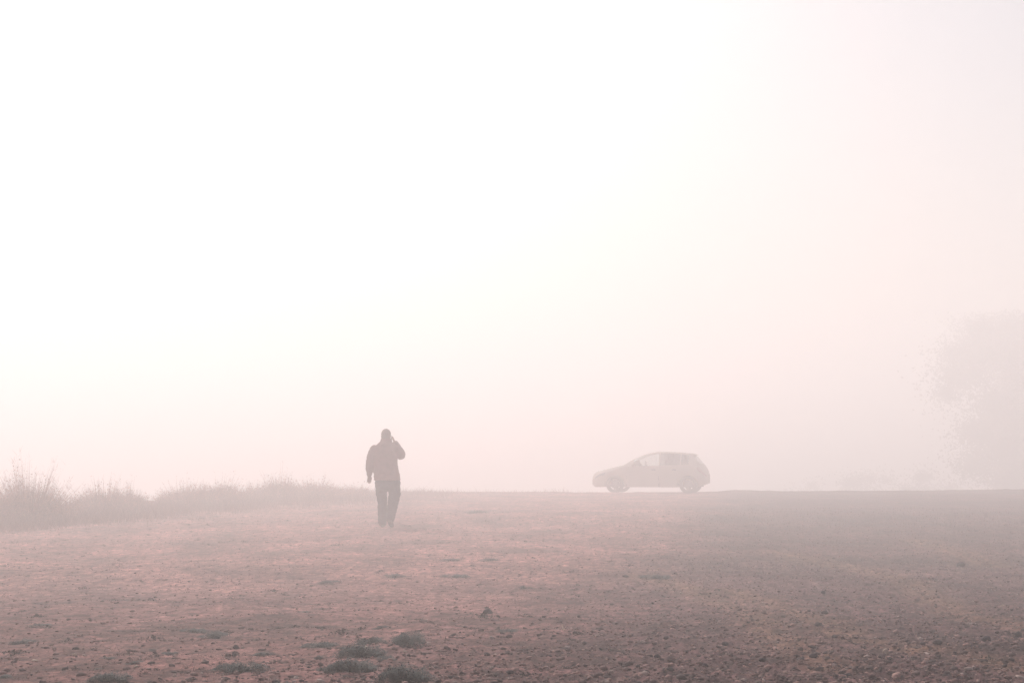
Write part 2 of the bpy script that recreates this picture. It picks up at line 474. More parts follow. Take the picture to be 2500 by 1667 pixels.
# ------------------------------------------------------------------ stones that can be told apart
m_dark = mat('stone_dark', (.04, .028, .03), rough=.9, var=.35, scale=50, bump=.5, bscale=90, spec=.2)
m_mid = mat('stone_grey', (.085, .058, .056), rough=.9, var=.35, scale=50, bump=.5, bscale=90, spec=.2)
m_pale = mat('stone_pale', (.34, .25, .2), rough=.85, var=.2, scale=50, bump=.4, bscale=90, spec=.2)
m_white = mat('stone_white', (.72, .6, .45), rough=.8, var=.12, scale=50, bump=.3, bscale=90, spec=.2)
SG = 'larger stones lying on the ground'
STONES = [  # px, py, w px, h px, material, label
 (894, 1588, 12, 7, m_white, 'white elongated stone lying in the big green weed patch'),
 (990, 1596, 11, 5, m_pale, 'pale stone in front of the lone domed weed'),
 (1190, 1499, 22, 15, m_dark, 'rounded dark clod standing alone in the centre foreground'),
 (575, 1579, 14, 11, m_dark, 'dark stone right of the rounded weed, left of centre'),
 (183, 1606, 12, 8, m_pale, 'pale chip in the left foreground above the small weed'),
 (85, 1613, 18, 5, m_pale, 'long flat pale chip near the left bottom corner'),
 (333, 1634, 12, 7, m_pale, 'pale chip against the flat dark weed tuft'),
 (957, 1631, 9, 8, m_pale, 'small pointed pale stone right of the darkest weed clump'),
 (818, 1580, 17, 6, m_mid, 'pinkish flake lying left of the white stone'),
 (893, 1633, 9, 6, m_pale, 'light pebble at the right of the darkest weed clump'),
 (1340, 1607, 18, 10, m_dark, 'dark clod at the near gravel edge, leftmost of the dark gravel clods'),
 (1245, 1648, 22, 11, m_dark, 'dark clod close to the bottom edge right of the weed dome'),
 (1603, 1609, 16, 14, m_dark, 'upright dark clod in the gravel below the car'),
 (1636, 1638, 18, 12, m_dark, 'dark clod near the bottom edge below the upright clod'),
 (1770, 1576, 16, 9, m_dark, 'low dark clod right of the upright clod in the gravel'),
 (1863, 1625, 22, 10, m_dark, 'wide flat dark clod in the lower right gravel'),
 (1987, 1617, 20, 11, m_dark, 'flat dark clod right of the wide flat one'),
 (2001, 1640, 18, 14, m_mid, 'grey lump below the flat dark clods in the gravel'),
 (2070, 1651, 22, 9, m_dark, 'long dark clod touching the bottom edge on the right'),
 (1998, 1534, 17, 9, m_dark, 'isolated dark stone on pale soil at the right'),
 (2014, 1498, 18, 10, m_dark, 'dark stone behind the isolated one at the right'),
 (2010, 1454, 14, 8, m_dark, 'small dark stone farther back on the pale track'),
 (2162, 1592, 14, 17, m_pale, 'pinkish upright stone on the pale streak at lower right'),
 (2290, 1582, 24, 12, m_dark, 'cluster-sized dark lump right of the pinkish upright stone'),
 (2408, 1569, 26, 20, m_dark, 'big dark lump near the right edge of the gravel'),
 (2485, 1550, 18, 15, m_dark, 'dark pointed stone at the far right edge'),
 (2345, 1381, 20, 13, m_dark, 'dark stone farthest back on the right beside pale soil'),
 (2448, 1482, 10, 7, m_pale, 'single pale stone in dark gravel near the right edge'),
 (1527, 1408, 16, 6, m_dark, 'small flat dark stone left of the weed mat below the car'),
 (1875, 1570, 14, 8, m_mid, 'grey stone right of the low dark clod'),
 (2105, 1560, 18, 10, m_dark, 'dark stone above the pinkish upright stone'),
 (2330, 1640, 20, 13, m_mid, 'grey stone near the bottom right corner'),
 (1480, 1650, 14, 9, m_mid, 'grey stone at the bottom edge below the gap between person and car'),
]
for px, py, wp, hp, m, label in STONES:
    x, y, z = at(px, py)
    q = y / FPX
    jv = BV * (1 + .22 * np.array([[perlin(p[0] * 1.7 + px, p[1] * 1.7 + p[2] * 1.3)] for p in BV]) + rng.uniform(-.09, .09, (len(BV), 1)))
    jv = jv * np.array([wp * q * .5, wp * q * .42, hp * q * .55]) + np.array([0, 0, hp * q * .3])
    ro = link_mesh('stone', np_mesh('stone', jv, BF), m)
    ro.location = (x, y, z)
    ro.rotation_euler = (0, random.uniform(-.2, .2), random.uniform(-.4, .4))
    tag(ro, label, 'stone', SG)
# a pale splinter sticking up out of the gravel
x, y, z = at(1376, 1540)
q = y / FPX
V, F, _ = ribbons(np.array([[0, 0, -.005], [0, .002, -.005]]), np.array([[-4 * q, 0, 13 * q], [5 * q, 0, 6 * q]]), np.array([3.2 * q, 2.4 * q]), np.zeros((2, 3)), 2, np.array([[1, .2, 0], [1, -.2, 0.]]))
sp = bmesh.new()
tv = [sp.verts.new(p) for p in V]
for f in F: sp.faces.new([tv[i] for i in f])
ex = bmesh.ops.extrude_face_region(sp, geom=sp.faces[:])
bmesh.ops.translate(sp, verts=[g for g in ex['geom'] if isinstance(g, bmesh.types.BMVert)], vec=(0, .003, 0))
o = bm_obj('wood_splinter', sp, m_white)
o.location = (x, y, z)
tag(o, 'pale splinter standing up from the gravel in the centre foreground', 'splinter')

# ------------------------------------------------------------------ shrubs along the edge on the left
m_twig = mat('dry_twig', (.06, .045, .035), rough=.9, var=.3, attr=True, spec=.15)
m_bleaf = mat('dry_leaf', (.09, .07, .045), rough=.9, var=.3, attr=True, spec=.15)
def shrub(px, d, wpx, hpx, nst, nlf, spread, label, name='dry_shrub', cat='shrub', group='dry shrubs along the edge on the left', up=.35):
    x, y = (px - 1250) / FPX * d, d
    z = float(base_z(x, y)) - .03
    q = d / FPX
    w, h = wpx * q * .5, hpx * q
    e = empty(name, (x, y, z))
    tag(e, label, cat, group)
    th = rng.uniform(0, 2 * np.pi, nst); rr = np.sqrt(rng.uniform(0, 1, nst))
    b = np.stack([rr * np.cos(th) * w * .5, rr * np.sin(th) * w * .4, np.zeros(nst)], 1)
    prof = np.clip(1 - .5 * rr ** 2, .2, 1)
    hh = 1.22 * h * prof * rng.beta(3, 1.4, nst) * np.where(rng.uniform(0, 1, nst) < .16, 1.45, .95) * (.85 + .3 * fbm(np.cos(th) * rr * 2.4 + px, np.sin(th) * rr * 2 + 3, 2))
    tip = b + np.stack([np.cos(th) * rr * w * spread + rng.normal(0, .12, nst) * w, np.sin(th) * rr * w * .6 + rng.normal(0, .1, nst) * w, np.maximum(hh, .08)], 1)
    bend = np.stack([np.cos(th) * rr, np.sin(th) * rr, np.zeros(nst)], 1) * (w * .25) * rng.uniform(-.4, 1, nst)[:, None]
    wd = rng.uniform(.55, 1.25, nst) * .0095 * d / 27
    V, F, ctr = ribbons(b, tip, wd, bend, 4)
    # side twigs
    nt_ = nst * 2
    k = rng.integers(0, nst, nt_); s = rng.integers(2, 5, nt_)
    tb = ctr[k, s]
    dd = tip[k] - b[k]
    ln = rng.uniform(.05, .16, nt_) * h
    tt_ = tb + np.stack([rng.normal(0, .6, nt_), rng.normal(0, .6, nt_), rng.uniform(.3, 1, nt_)], 1) * ln[:, None]
    V2, F2, c2 = ribbons(tb, tt_, wd[k] * .6, np.zeros((nt_, 3)), 2)
    VV = np.concatenate([V, V2]); FF = np.concatenate([F, F2 + len(V)])
    tw = np.array([.18, .09, .075]) + np.array([.28, .15, .11]) * rng.uniform(0, 1, (nst, 1))
    tw2 = tw[k]
    colr = np.concatenate([np.repeat(tw, 10, 0), np.repeat(tw2, 6, 0)])
    link_mesh('stems', np_mesh('stems', VV, FF, colr), m_twig, e)
    # small leaves and seed heads
    k = rng.integers(0, nst, nlf); t = rng.beta(1.6, 1.5, nlf)[:, None]
    p = b[k] * (1 - t) + tip[k] * t + bend[k] * t * t + rng.normal(0, .035, (nlf, 3)) * np.array([1, 1, .7])
    p[:, 2] = np.maximum(p[:, 2], .02)
    sz = rng.uniform(.010, .026, nlf) * (d / 27) ** .7
    a1 = rng.normal(0, 1, (nlf, 3)); a1 /= np.linalg.norm(a1, axis=1)[:, None]
    a2 = np.cross(a1, rng.normal(0, 1, (nlf, 3))); a2 /= np.linalg.norm(a2, axis=1)[:, None]
    Vq = np.stack([p - a1 * sz[:, None], p + a2 * sz[:, None] * .45, p + a1 * sz[:, None], p - a2 * sz[:, None] * .45], 1)
    tl = np.array([.2, .105, .08]) + np.array([.3, .17, .11]) * rng.uniform(0, 1, (nlf, 1))
    link_mesh('leaves', np_mesh('leaves', Vq.reshape(-1, 3), np.arange(nlf * 4).reshape(-1, 4), np.repeat(tl, 4, 0)), m_bleaf, e)
    return e
shrub(78, 27.5, 165, 116, 2600, 9000, 1.0, 'tallest wispy dry shrub, second from the left edge of the view')
shrub(-62, 26.5, 190, 100, 2200, 8000, .85, 'dense dry shrub cut off by the left edge of the view')
shrub(258, 33, 130, 66, 1800, 7000, .8, 'thorny upright shrub third along the edge, wider than its spiky neighbour')
shrub(318, 34, 74, 54, 1200, 4500, .9, 'spiky small shrub just left of the notch in the shrub row')
shrub(455, 38, 130, 50, 1500, 7000, .65, 'rounded low shrub right of the notch in the shrub row')
shrub(535, 38.5, 120, 56, 1700, 8000, .65, 'higher rounded shrub in the middle of the shrub row')
shrub(620, 42, 90, 34, 1200, 5000, .65, 'low shrub between the rounded one and the hummock with tall sprigs')
shrub(686, 42, 100, 56, 1300, 6000, .6, 'shrub with tall faint sprigs left of the walking person')
shrub(770, 43.5, 150, 44, 1600, 7500, .6, 'broad low shrub behind and left of the walking person')
shrub(862, 45, 120, 30, 1100, 5000, .6, 'last low shrub, partly behind the walking person')
# dark scrubby bank in front of the shrubs and grass between them
def grass(n, pts, hmin, hmax, name, label, w0=.006, tone0=(.14, .072, .06), tone1=(.34, .19, .15)):
    k = rng.integers(0, len(pts), n)
    P = np.array(pts)[k]
    x = P[:, 0] + rng.normal(0, 1, n) * P[:, 2]; y = P[:, 1] + rng.normal(0, 1, n) * P[:, 3]
    z = base_z(x, y) - .01
    h = rng.uniform(hmin, hmax, n) * P[:, 4] * np.clip(1.1 + .35 * (y - P[:, 1]) / P[:, 3], .25, 1.3) * (.6 + .8 * np.clip(.5 + fbm(x * .9, y * .6, 3), 0, 1.2))
    b = np.stack([x, y, z], 1)
    t = b + np.stack([rng.normal(0, .35, n) * h, rng.normal(0, .35, n) * h, h], 1)
    bend = np.stack([rng.normal(0, .25, n) * h, rng.normal(0, .1, n) * h, -.1 * h], 1)
    V, F, _ = ribbons(b, t, np.full(n, w0) * (y / 27), bend, 2)
    tn = np.array(tone0) + (np.array(tone1) - np.array(tone0)) * rng.uniform(0, 1, (n, 1))
    o = link_mesh(name, np_mesh(name, V, F, np.repeat(tn, 6, 0)), m_straw)
    tag(o, label, 'grass', kind='stuff')
gp = []
for px, d, sxp, sd_, hs in ((-80, 25.5, 60, .8, 1.2), (40, 26, 70, .9, 1.2), (150, 27.5, 70, 1, 1.2), (240, 29.5, 70, 1.2, 1.15), (330, 31, 60, 1.3, 1), (420, 34, 70, 1.6, 1), (520, 35.5, 70, 1.6, 1), (610, 38, 70, 2, .95), (700, 40, 70, 2, .9), (790, 41.5, 70, 2, .85), (880, 43.5, 70, 2.2, .75), (960, 46, 60, 2, .6), (1040, 48, 60, 2, .4)):
    gp.append(((px - 1250) / FPX * d, d - .4, sxp / FPX * d, sd_ * 1.5, hs))
grass(34000, gp, .03, .24, 'dry_grass', 'matted dry grass on the bank at the foot of the shrubs')
gp = [((px - 1250) / FPX * d, d, .8, 1.5, s) for px, d, s in ((930, 46, 1.0), (1000, 50, .8), (1090, 51, .55), (1180, 52, .5), (1270, 52, .45), (1360, 52, .5), (1010, 48, .7))]
grass(900, gp, .06, .3, 'sparse_grass', 'thin sparse grass blades along the bare edge behind the person', w0=.005)

# ------------------------------------------------------------------ the tree and bushes deep in the fog at the right
m_bark = mat('bark', (.07, .05, .038), rough=.95, var=.3, scale=8, bump=.6, bscale=30, spec=.15)
m_leaf = mat('tree_leaf', (.05, .055, .025), rough=.8, var=.3, attr=True, spec=.2)
def tube(bm, pts, rad, n=8):
    rings = []
    for i, p in enumerate(pts):
        p = Vector(p)
        d = (Vector(pts[min(i + 1, len(pts) - 1)]) - Vector(pts[max(i - 1, 0)])).normalized()
        u = d.orthogonal().normalized(); w = d.cross(u)
        rings.append([bm.verts.new(p + (u * math.cos(t) + w * math.sin(t)) * rad[i]) for t in [2 * math.pi * k / n for k in range(n)]])
    for a_, b_ in zip(rings[:-1], rings[1:]):
        # match nearest start to avoid twist
        s = min(range(n), key=lambda k: (b_[k].co - a_[0].co).length)
        for k in range(n):
            bm.faces.new([a_[k], a_[(k + 1) % n], b_[(k + 1 + s) % n], b_[(k + s) % n]])
    bm.faces.new(rings[0]); bm.faces.new(rings[-1])
def leaves(centres, n, size, lo, hi):
    k = rng.integers(0, len(centres), n)
    c = np.array([q[:3] for q in centres])[k]; r_ = np.array([q[3] for q in centres])[k]
    v_ = rng.normal(0, 1, (n, 3)); v_ /= np.linalg.norm(v_, axis=1)[:, None]
    p = c + v_ * (r_ * np.abs(rng.normal(0, .55, n)))[:, None] * np.array([1, 1, .75])
    sz = rng.uniform(.6, 1.4, n) * size
    a1 = rng.normal(0, 1, (n, 3)); a1 /= np.linalg.norm(a1, axis=1)[:, None]
    a2 = np.cross(a1, rng.normal(0, 1, (n, 3))); a2 /= np.linalg.norm(a2, axis=1)[:, None]
    Vq = np.stack([p - a1 * sz[:, None], p + a2 * sz[:, None] * .5, p + a1 * sz[:, None], p - a2 * sz[:, None] * .5], 1)
    tl = np.array(lo) + (np.array(hi) - np.array(lo)) * rng.uniform(0, 1, (n, 1))
    return np_mesh('crown', Vq.reshape(-1, 3), np.arange(n * 4).reshape(-1, 4), np.repeat(tl, 4, 0))
TD = 95
tx, ty = 35.2, TD
tz = float(base_z(tx, ty))
tree = empty('tree', (tx, ty, tz))
tag(tree, 'broad leafy tree barely visible through the fog at the right edge', 'tree')
bm = bmesh.new()
tube(bm, [(0, 0, -.2), (.1, 0, 1.2), (.0, .1, 2.6), (-.2, .1, 4.2)], [.42, .33, .28, .2], 10)
link = bm_obj('trunk', bm, m_bark, tree, True)
top_z = 10.9 - tz
clumps = []
for k in range(130):
    th = random.uniform(0, 2 * math.pi); rr = random.uniform(.1, 1) ** .6
    zz = random.uniform(1.3, top_z - 1.0)
    prof = math.sin(min(1, max(.12, (zz - .2) / (top_z + .4))) * math.pi) ** .55
    clumps.append((rr * 6.6 * prof * math.cos(th), rr * 5.6 * prof * math.sin(th), zz, random.uniform(1.7, 2.8)))
bm = bmesh.new()
for k in range(11):
    c = clumps[k * 11]
    tube(bm, [(0, .05, 2.0 + .2 * (k % 5)), (c[0] * .4, c[1] * .4, 2.6 + (c[2] - 2.6) * .5), (c[0] * .9, c[1] * .9, c[2])], [.16, .1, .035], 6)
bm_obj('limbs', bm, m_bark, tree, True)
cr = leaves(clumps, 150000, .11, (.04, .034, .016), (.09, .075, .034))
cr.vertices.foreach_get('co', buf := np.zeros(len(cr.vertices) * 3, np.float32))
b3 = buf.reshape(-1, 3); b3[:, 2] = np.minimum(b3[:, 2], top_z)
cr.vertices.foreach_set('co', b3.ravel())
link_mesh('crown', cr, m_leaf, tree)
def far_bush(px, d, wpx, top_py, label):
    x = (px - 1250) / FPX * d
    z = float(base_z(x, d))
    h = CAM_Z + (1112 - top_py) / FPX * d - z
    w = wpx / FPX * d * .5
    e = empty('bush', (x, d, z))
    tag(e, label, 'bush', 'bushes lost in the fog at the right')
    cl = [(random.uniform(-.7, .7) * w, random.uniform(-.5, .5) * w, random.uniform(.25, .75) * h, random.uniform(.3, .42) * h) for _ in range(12)]
    bm = bmesh.new()
    for c in cl[:7]:
        tube(bm, [(c[0] * .15, c[1] * .15, -.1), (c[0] * .6, c[1] * .6, c[2] * .6), c[:3]], [.06, .04, .015], 5)
    bm_obj('branches', bm, m_bark, e)
    o = leaves(cl, 5000, .1, (.04, .04, .022), (.09, .085, .045))
    o.name = 'foliage'
    link_mesh('foliage', o, m_leaf, e)
far_bush(2200, 108, 420, 1125, 'low bush beside the foggy tree, nearer to it of two faint bushes')
far_bush(2010, 116, 260, 1160, 'faintest low bush in the fog between the car and the tree')

# ------------------------------------------------------------------ the hatchback on the crest
m_paint = mat('car_paint', (.5, .43, .35), rough=.6, var=.06, scale=2, spec=.2)
m_trim = mat('dark_trim', (.03, .03, .03), rough=.7, var=.2)
m_rubber = mat('tyre_rubber', (.015, .014, .014), rough=.9, var=.3, scale=20)
m_alloy = mat('alloy', (.1, .09, .085), rough=.6, var=.1, metal=.2)
m_seat = mat('seat_cloth', (.05, .045, .045), rough=.95, var=.25, scale=30)
m_lens = mat('lamp_lens', (.16, .16, .16), rough=.5, var=.05, spec=.2)
m_red = mat('tail_lens', (.25, .02, .02), rough=.2, var=.05, spec=.6)
m_plate = mat('number_plate', (.6, .58, .5), rough=.5, var=.05)
m_clear = glass_mat('clear_glass', (.05, .055, .05), .12)
m_tint = glass_mat('tinted_glass', (.03, .03, .03), .8)

L_CAR = 4.05
prof_u = [0, .05, .16, .47, .8, 1.13, 1.48, 1.92, 2.30, 2.65, 3.05, 3.3, 3.5, 3.62, 3.75, 3.88, 3.98, 4.05]
prof_z = [.60, .69, .765, .845, .925, 1.0, 1.215, 1.395, 1.462, 1.47, 1.447, 1.42, 1.385, 1.32, 1.165, 1.01, .88, .68]
belt_u = [0, .3, 1.0, 1.3, 2.4, 3.3, 3.7, 4.05]
belt_z = [.5, .68, .88, .925, .965, 1.0, .99, .64]
AX_F, AX_R, WR = .83, 3.43, .312
def section(u):
    w = .855
    if u < .5: w *= 1 - .20 * ((.5 - u) / .5) ** 2.4
    if u > 3.6: w *= 1 - .28 * ((u - 3.6) / .45) ** 2.2
    top = float(np.interp(u, prof_u, prof_z))
    belt = min(float(np.interp(u, belt_u, belt_z)), top - .035)
    zb = .215 + .09 * max(0, (.12 - u) / .12) + .13 * max(0, (u - 3.7) / .35)
    ar = zb
    for ax in (AX_F, AX_R):
        dd = .365 ** 2 - (u - ax) ** 2
        if dd > 0: ar = max(ar, WR + math.sqrt(dd))
    ar = min(ar, belt - .06)
    gh = max(0.0, top - belt)                       # greenhouse height
    wt = w * (.93 - .26 * min(1, gh / .5))          # tumblehome
    er = min(.055, gh * .45)
    mid = ar + (belt - ar) * .45
    return [(0, zb + .02), (.5 * w, zb), (w * .985, ar), (w * 1.0, mid), (w * .985, belt - (belt - mid) * .3), (w * .95, belt),
            (w * .93 - .004, belt + .012 * min(1, gh / .1)), (wt, top - er), (wt * .93, top - er * .35), (wt * .55, top - er * .06), (0, top)]
us = sorted(set([round(x, 3) for x in np.linspace(0, L_CAR, 82)]))
secs = [section(u) for u in us]
NP = len(secs[0])
def car_face_kind(u, j):
    """which part a body quad at station u, strip j belongs to"""
    top = float(np.interp(u, prof_u, prof_z)); belt = float(np.interp(u, belt_u, belt_z))
    if j == 6:
        if 1.5 < u < 2.38 and top - belt > .14: return 'front_window'
        if 2.47 < u < 3.14: return 'rear_window'
        if 3.2 < u < 3.46: return 'quarter_window'
    if j in (8, 9):
        if 1.17 < u < 1.93: return 'windscreen'
        if 3.6 < u < 3.86: return 'tailgate_window'
    if j in (2, 3, 4):
        if 1.27 < u < 2.39 : return 'front_door'
        if 2.45 < u < 3.07: return 'rear_door'
    if j in (3, 4) and .08 < u < .5 and j == 4: return 'headlight'
    if j in (3, 4) and u > 3.74: return 'tail_light' if j == 4 else 'bumper_r'
    if j in (1, 2, 3) and u < .42: return 'bumper_f'
    if j in (1, 2) and u > 3.78: return 'bumper_r'
    return 'body'
car = empty('parked_car', (0, 0, 0))
tag(car, 'pale compact hatchback standing side-on at the crest in the fog', 'car')
groups = {}
for side in (1, -1):
    for i in range(len(us) - 1):
        um = (us[i] + us[i + 1]) / 2
        for j in range(NP - 1):
            k = car_face_kind(um, j)
            key = (k, 0 if k in ('body', 'windscreen', 'tailgate_window', 'bumper_f', 'bumper_r') else side)
            q = [(us[i], *secs[i][j]), (us[i + 1], *secs[i + 1][j]), (us[i + 1], *secs[i + 1][j + 1]), (us[i], *secs[i][j + 1])]
            q = [(L_CAR / 2 - u, side * yy, zz) for u, yy, zz in q]
            groups.setdefault(key, []).append(q if side > 0 else q[::-1])
for k_, i in (('bumper_f', 0), ('body', -1)):        # close nose and tail
    for side in (1, -1):
        ring = [(L_CAR / 2 - us[i], side * yy, zz) for yy, zz in secs[i]]
        for j in range(NP - 1):
            c0 = (L_CAR / 2 - us[i], 0, ring[j][2]); c1 = (L_CAR / 2 - us[i], 0, ring[j + 1][2])
            if abs(ring[j][1]) + abs(ring[j + 1][1]) > 1e-6:
                groups[('bumper_r' if i == -1 and j < 3 else k_, 0)].append([ring[j], ring[j + 1], c1, c0])
CM = {'body': m_paint, 'front_door': m_paint, 'rear_door': m_paint, 'headlight': m_lens, 'tail_light': m_red, 'bumper_f': m_paint, 'bumper_r': m_paint,
      'front_window': m_clear, 'rear_window': m_tint, 'quarter_window': m_tint, 'windscreen': m_clear, 'tailgate_window': m_tint}
CN = {'bumper_f': 'front_bumper', 'bumper_r': 'rear_bumper', 'front_door': 'door', 'rear_door': 'door', 'front_window': 'window', 'rear_window': 'window', 'quarter_window': 'window'}
car_parts = {}
for (k, side), quads in groups.items():
    bm = bmesh.new()
    for q in quads:
        vs = [bm.verts.new(p) for p in q]
        try: bm.faces.new(vs)
        except ValueError: pass
    bmesh.ops.remove_doubles(bm, verts=bm.verts, dist=.0008)
    if k in ('front_door', 'rear_door'):             # shut lines: each door is a hair smaller than its opening
        c = sum((v.co for v in bm.verts), Vector()) / len(bm.verts)
        for v in bm.verts:
            v.co.x = c.x + (v.co.x - c.x) * .984
            v.co.y += .003 * side
    me = bpy.data.meshes.new(CN.get(k, k))
    bmesh.ops.recalc_face_normals(bm, faces=bm.faces)
    bm.to_mesh(me); bm.free()
    car_parts[(k, side)] = link_mesh(CN.get(k, k), me, CM[k], car, True)
def cx(u): return L_CAR / 2 - u
for side in (1, -1):
    for k, u in (('front_door', 2.22), ('rear_door', 2.96)):
        bm = bmesh.new(); box(bm, (cx(u), side * .862, .83), (.16, .03, .028))
        bmesh.ops.bevel(bm, geom=bm.edges[:], offset=.008, segments=2, affect='EDGES')
        bm_obj('handle', bm, m_trim, car_parts[(k, side)])
    bm = bmesh.new()
    bmesh.ops.create_icosphere(bm, subdivisions=2, radius=1)
    bmesh.ops.transform(bm, matrix=Matrix.Translation((cx(1.5), side * .93, .99)) @ Matrix.Diagonal((.07, .1, .065, 1)), verts=bm.verts)
    box(bm, (cx(1.5), side * .84, .95), (.05, .1, .03))
    bm_obj('wing_mirror', bm, m_paint, car, True)
bm = bmesh.new(); box(bm, (cx(3.56), 0, 1.37), (.2, 1.0, .03), Euler((0, R(-14), 0)))
bmesh.ops.bevel(bm, geom=bm.edges[:], offset=.01, segments=2, affect='EDGES')
bm_obj('roof_spoiler', bm, m_paint, car)
bm = bmesh.new(); box(bm, (cx(4.056), 0, .72), (.012, .5, .11)); bm_obj('number_plate', bm, m_plate, car)
bm = bmesh.new(); box(bm, (cx(-.006), 0, .42), (.012, .5, .11)); bm_obj('number_plate', bm, m_plate, car)
bm = bmesh.new(); box(bm, (cx(-.004), 0, .53), (.02, .9, .05)); bm_obj('grille', bm, m_trim, car)
bm = bmesh.new(); box(bm, (cx(2.1), 0, .265), (3.2, 1.1, .07)); box(bm, (cx(2.2), 0, .32), (1.9, 1.55, .05)); bm_obj('floor_pan', bm, m_trim, car)
bm = bmesh.new(); box(bm, (cx(3.7), -.3, .25), (.3, .06, .06)); box(bm, (cx(2.9), -.3, .25), (1.4, .05, .05)); bm_obj('exhaust', bm, m_trim, car)
for side in (1, -1):
    bm = bmesh.new()
    box(bm, (cx(2.35), side * .36, .52), (.5, .48, .16))
    box(bm, (cx(2.62), side * .36, .86), (.14, .46, .62), Euler((0, R(-14), 0)))
    box(bm, (cx(2.74), side * .36, 1.24), (.09, .26, .18), Euler((0, R(-8), 0)))
    bmesh.ops.bevel(bm, geom=bm.edges[:], offset=.03, segments=2, affect='EDGES')
    bm_obj('seat', bm, m_seat, car, True)
bm = bmesh.new()
box(bm, (cx(3.25), 0, .52), (.5, 1.25, .16)); box(bm, (cx(3.5), 0, .86), (.14, 1.25, .6), Euler((0, R(-16), 0)))
for yy in (-.4, .4): box(bm, (cx(3.6), yy, 1.2), (.09, .26, .14))
bmesh.ops.bevel(bm, geom=bm.edges[:], offset=.03, segments=2, affect='EDGES')
bm_obj('rear_bench', bm, m_seat, car, True)
bm = bmesh.new(); box(bm, (cx(1.5), 0, .84), (.5, 1.42, .16)); bmesh.ops.bevel(bm, geom=bm.edges[:], offset=.04, segments=2, affect='EDGES')
bm_obj('dashboard', bm, m_trim, car)
bm = bmesh.new()
tube(bm, [(cx(1.9) + .06 * math.sin(t) * .5, .36 + .18 * math.cos(t), .95 + .18 * math.sin(t)) for t in np.linspace(0, 2 * math.pi, 17)], [.014] * 17, 6)
tube(bm, [(cx(1.65), .36, .88), (cx(1.9), .36, .95)], [.025, .03], 6)
bm_obj('steering_wheel', bm, m_trim, car, True)
def lathe(bm, prof, n=40):
    rings = [[bm.verts.new((r_ * math.cos(t), y_, r_ * math.sin(t))) for t in [2 * math.pi * k / n for k in range(n)]] for r_, y_ in prof]
    for a_, b_ in zip(rings[:-1], rings[1:]):
        for k in range(n): bm.faces.new([a_[k], a_[(k + 1) % n], b_[(k + 1) % n], b_[k]])
    return rings
for ax in (AX_F, AX_R):
    for side in (1, -1):
        bm = bmesh.new()
        rg = lathe(bm, [(.205, -.09), (.235, -.1), (.29, -.098), (.308, -.085), (WR, -.05), (WR, .05), (.308, .085), (.29, .098), (.235, .1), (.205, .09)])
        for k in range(40): bm.faces.new([rg[-1][k], rg[-1][(k + 1) % 40], rg[0][(k + 1) % 40], rg[0][k]])
        wh = bm_obj('wheel', bm, m_rubber, car, True)
        wh.location = (cx(ax), side * .745, WR)
        bm = bmesh.new()
        lathe(bm, [(.212, .085), (.2, .07), (.195, -.07), (.212, -.085)])
        bm_obj('rim', bm, m_alloy, wh, True)
        bm = bmesh.new()
        for k in range(5):
            t = 2 * math.pi * k / 5 + .3
            vs = box(bm, (.115, side * .06, 0), (.19, .025, .055))
            bmesh.ops.rotate(bm, verts=vs, cent=(0, 0, 0), matrix=Matrix.Rotation(t, 3, 'Y'))
        bmesh.ops.create_cone(bm, cap_ends=True, segments=20, radius1=.055, radius2=.05, depth=.05, matrix=Matrix.Translation((0, side * .06, 0)) @ Matrix.Rotation(R(90), 4, 'X'))
        bm_obj('spokes', bm, m_alloy, wh)
        bm = bmesh.new()
        bmesh.ops.create_cone(bm, cap_ends=True, segments=24, radius1=.15, radius2=.15, depth=.03, matrix=Matrix.Translation((0, -side * .03, 0)) @ Matrix.Rotation(R(90), 4, 'X'))
        bm_obj('brake_disc', bm, m_trim, wh)
CAR_A = R(14)
car.rotation_euler = (0, 0, math.pi - CAR_A)
CAR_X, CAR_Y = 5.0, 51.2
zs = []
for ax in (AX_F, AX_R):
    for side in (1, -1):
        lx, ly = cx(ax), side * .745
        ca_, sa_ = math.cos(math.pi - CAR_A), math.sin(math.pi - CAR_A)
        zs.append(gz(CAR_X + lx * ca_ - ly * sa_, CAR_Y + lx * sa_ + ly * ca_))
car.location = (CAR_X, CAR_Y, sum(zs) / 4 - .012)

# ------------------------------------------------------------------ the person on the phone
m_skin = mat('skin', (.3, .17, .12), rough=.6, var=.1, scale=30)
m_hair = mat('dark_hair', (.16, .11, .085), rough=.8, var=.35, scale=60)
m_coat = mat('jacket_cloth', (.24, .125, .12), rough=.95, var=.15, scale=14, bump=.3, bscale=220)
m_jean = mat('trouser_cloth', (.02, .014, .035), rough=.95, var=.3, scale=12, bump=.3, bscale=260)
m_shoe = mat('shoe_leather', (.05, .04, .04), rough=.7, var=.25)
m_eye = mat('eye', (.03, .025, .02), rough=.2, var=.05)
m_phone = mat('phone_case', (.02, .02, .022), rough=.3, var=.1)

